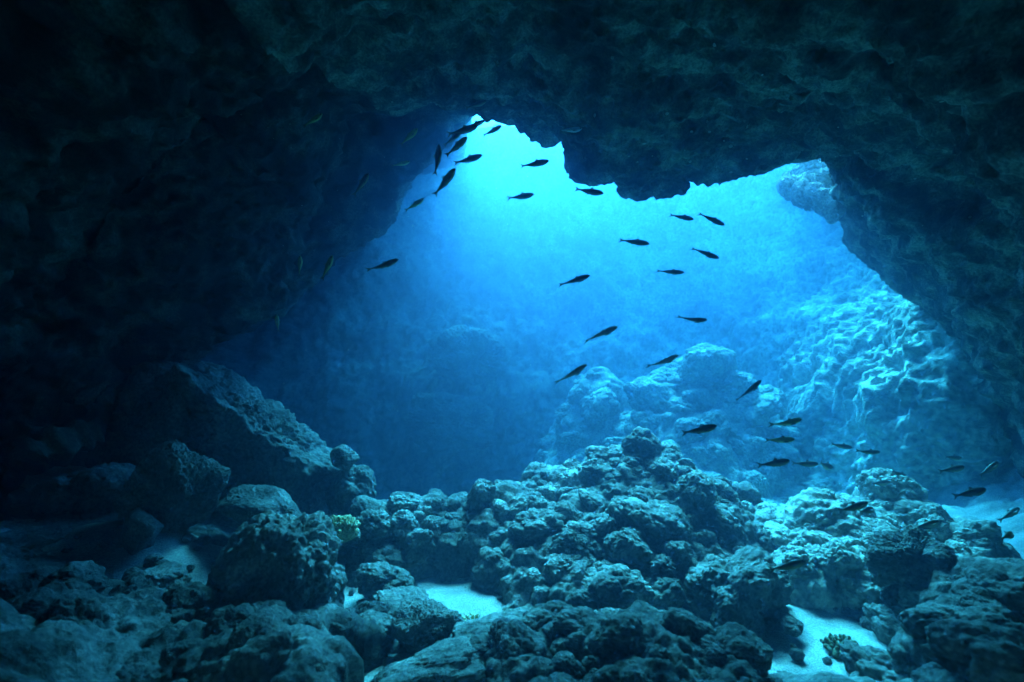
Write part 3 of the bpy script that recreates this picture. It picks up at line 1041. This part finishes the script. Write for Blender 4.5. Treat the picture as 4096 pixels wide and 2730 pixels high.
def build_shells():
    bm = bmesh.new()
    bmesh.ops.create_uvsphere(bm, u_segments=10, v_segments=6, radius=1.0)
    for v in bm.verts:                                   # a ribbed half cup
        v.co.z = abs(v.co.z) * 0.45
        v.co.x *= 1.0 + 0.15 * math.cos(5 * math.atan2(v.co.y, v.co.x))
    me = bpy.data.meshes.new('shell')
    bm.to_mesh(me)
    bm.free()
    me.materials.append(M_SHELL)
    bpy.context.view_layer.update()
    dg = bpy.context.evaluated_depsgraph_get()
    rg = random.Random(4)
    spots = [A(1640, 490 - 85), A(1780, 405), A(1815, 405), A(1970, 370), A(2000, 435), A(2155, 468), A(2240, 500), A(2115, 262), A(2240, 345), A(2335, 232),
             A(1865, 155), A(1880, 190), A(2200, 315), A(2335, 420), A(2010, 260), A(2100, 200), A(1280, 160), A(1440, 165), A(1690, 440), A(1730, 330),
             (3353, 510), (3768, 405), (3660, 715), (2860, 180), (3050, 300), (3600, 640), (3450, 865), (3690, 950), (3880, 870), (2450, 230), (2230, 280), (1990, 250)]
    for px, py in spots:
        d = Vector(P(px, py, 1.0)).normalized()
        ok, loc, nrm, idx, ob, _ = scene.ray_cast(dg, Vector((0, 0, 0)), d)
        if not ok or not ob.name.startswith('cave_'):
            continue
        if nrm.dot(d) > 0:
            nrm = -nrm
        r = rg.uniform(.008, .018)
        where = 'dark right cave wall' if px > 3300 else 'thick hanging part of the ceiling' if py > 480 else 'ceiling high above the opening'
        put('shell', me, loc, (r, r * rg.uniform(.6, 1), r), (nrm + Vector((rg.uniform(-.6, .6), rg.uniform(-.6, .6), 0))).to_track_quat('Z', 'Y').to_euler(),
            label='tiny pale shell stuck to the ' + where, cat='shell', group='tiny shells on the ' + where)


build_shells()


def build_specks():
    """drifting particles in the water"""
    v0, f0 = ico(1)
    rg = np.random.default_rng(77)
    vs, fs = [], []
    for i in range(240):
        Y = rg.uniform(1.2, 6.0)
        c = P(rg.uniform(900, 4000), rg.uniform(350, 2100), Y)
        r = rg.uniform(.0009, .0022) * (0.6 + 0.25 * Y)
        vs.append(v0 * r * rg.uniform(.6, 1.4, 3) + c)
        fs.append(f0 + i * len(v0))
    me = mesh_from('drifting_particles', np.concatenate(vs), tris=np.concatenate(fs))
    link('drifting_particles', me, M_SHELL, kind='stuff', label='fine pale particles drifting in the water', cat='particles')


build_specks()

# ------------------------------------------------------------------ the water itself
def build_water():
    m = bpy.data.materials.new('sea_water')
    m.use_nodes = True
    nt = m.node_tree
    nt.nodes.clear()
    out = nt.nodes.new('ShaderNodeOutputMaterial')
    sc = nt.nodes.new('ShaderNodeVolumeScatter')
    ab = nt.nodes.new('ShaderNodeVolumeAbsorption')
    ad = nt.nodes.new('ShaderNodeAddShader')
    ms = max(W_SCATTER)
    sc.inputs['Color'].default_value = (*[c / ms for c in W_SCATTER], 1)
    sc.inputs['Density'].default_value = ms
    sc.inputs['Anisotropy'].default_value = W_G
    ma = max(W_ABSORB)
    ab.inputs['Color'].default_value = (*[1 - c / ma for c in W_ABSORB], 1)
    ab.inputs['Density'].default_value = ma
    nt.links.new(sc.outputs[0], ad.inputs[0])
    nt.links.new(ab.outputs[0], ad.inputs[1])
    nt.links.new(ad.outputs[0], out.inputs['Volume'])
    m.cycles.homogeneous_volume = True

    x0, x1, y0, y1, z0, z1 = -16, 14, -5, 24, -7, 5.7
    v = np.array([(x, y, z) for x in (x0, x1) for y in (y0, y1) for z in (z0, z1)])
    q = np.array([(0, 1, 3, 2), (4, 6, 7, 5), (0, 4, 5, 1), (2, 3, 7, 6), (0, 2, 6, 4), (1, 5, 7, 3)])
    link('haze', mesh_from('haze', v, q, smooth=False), m, kind='stuff', label='clear blue sea water filling the whole cave', cat='water')


build_water()
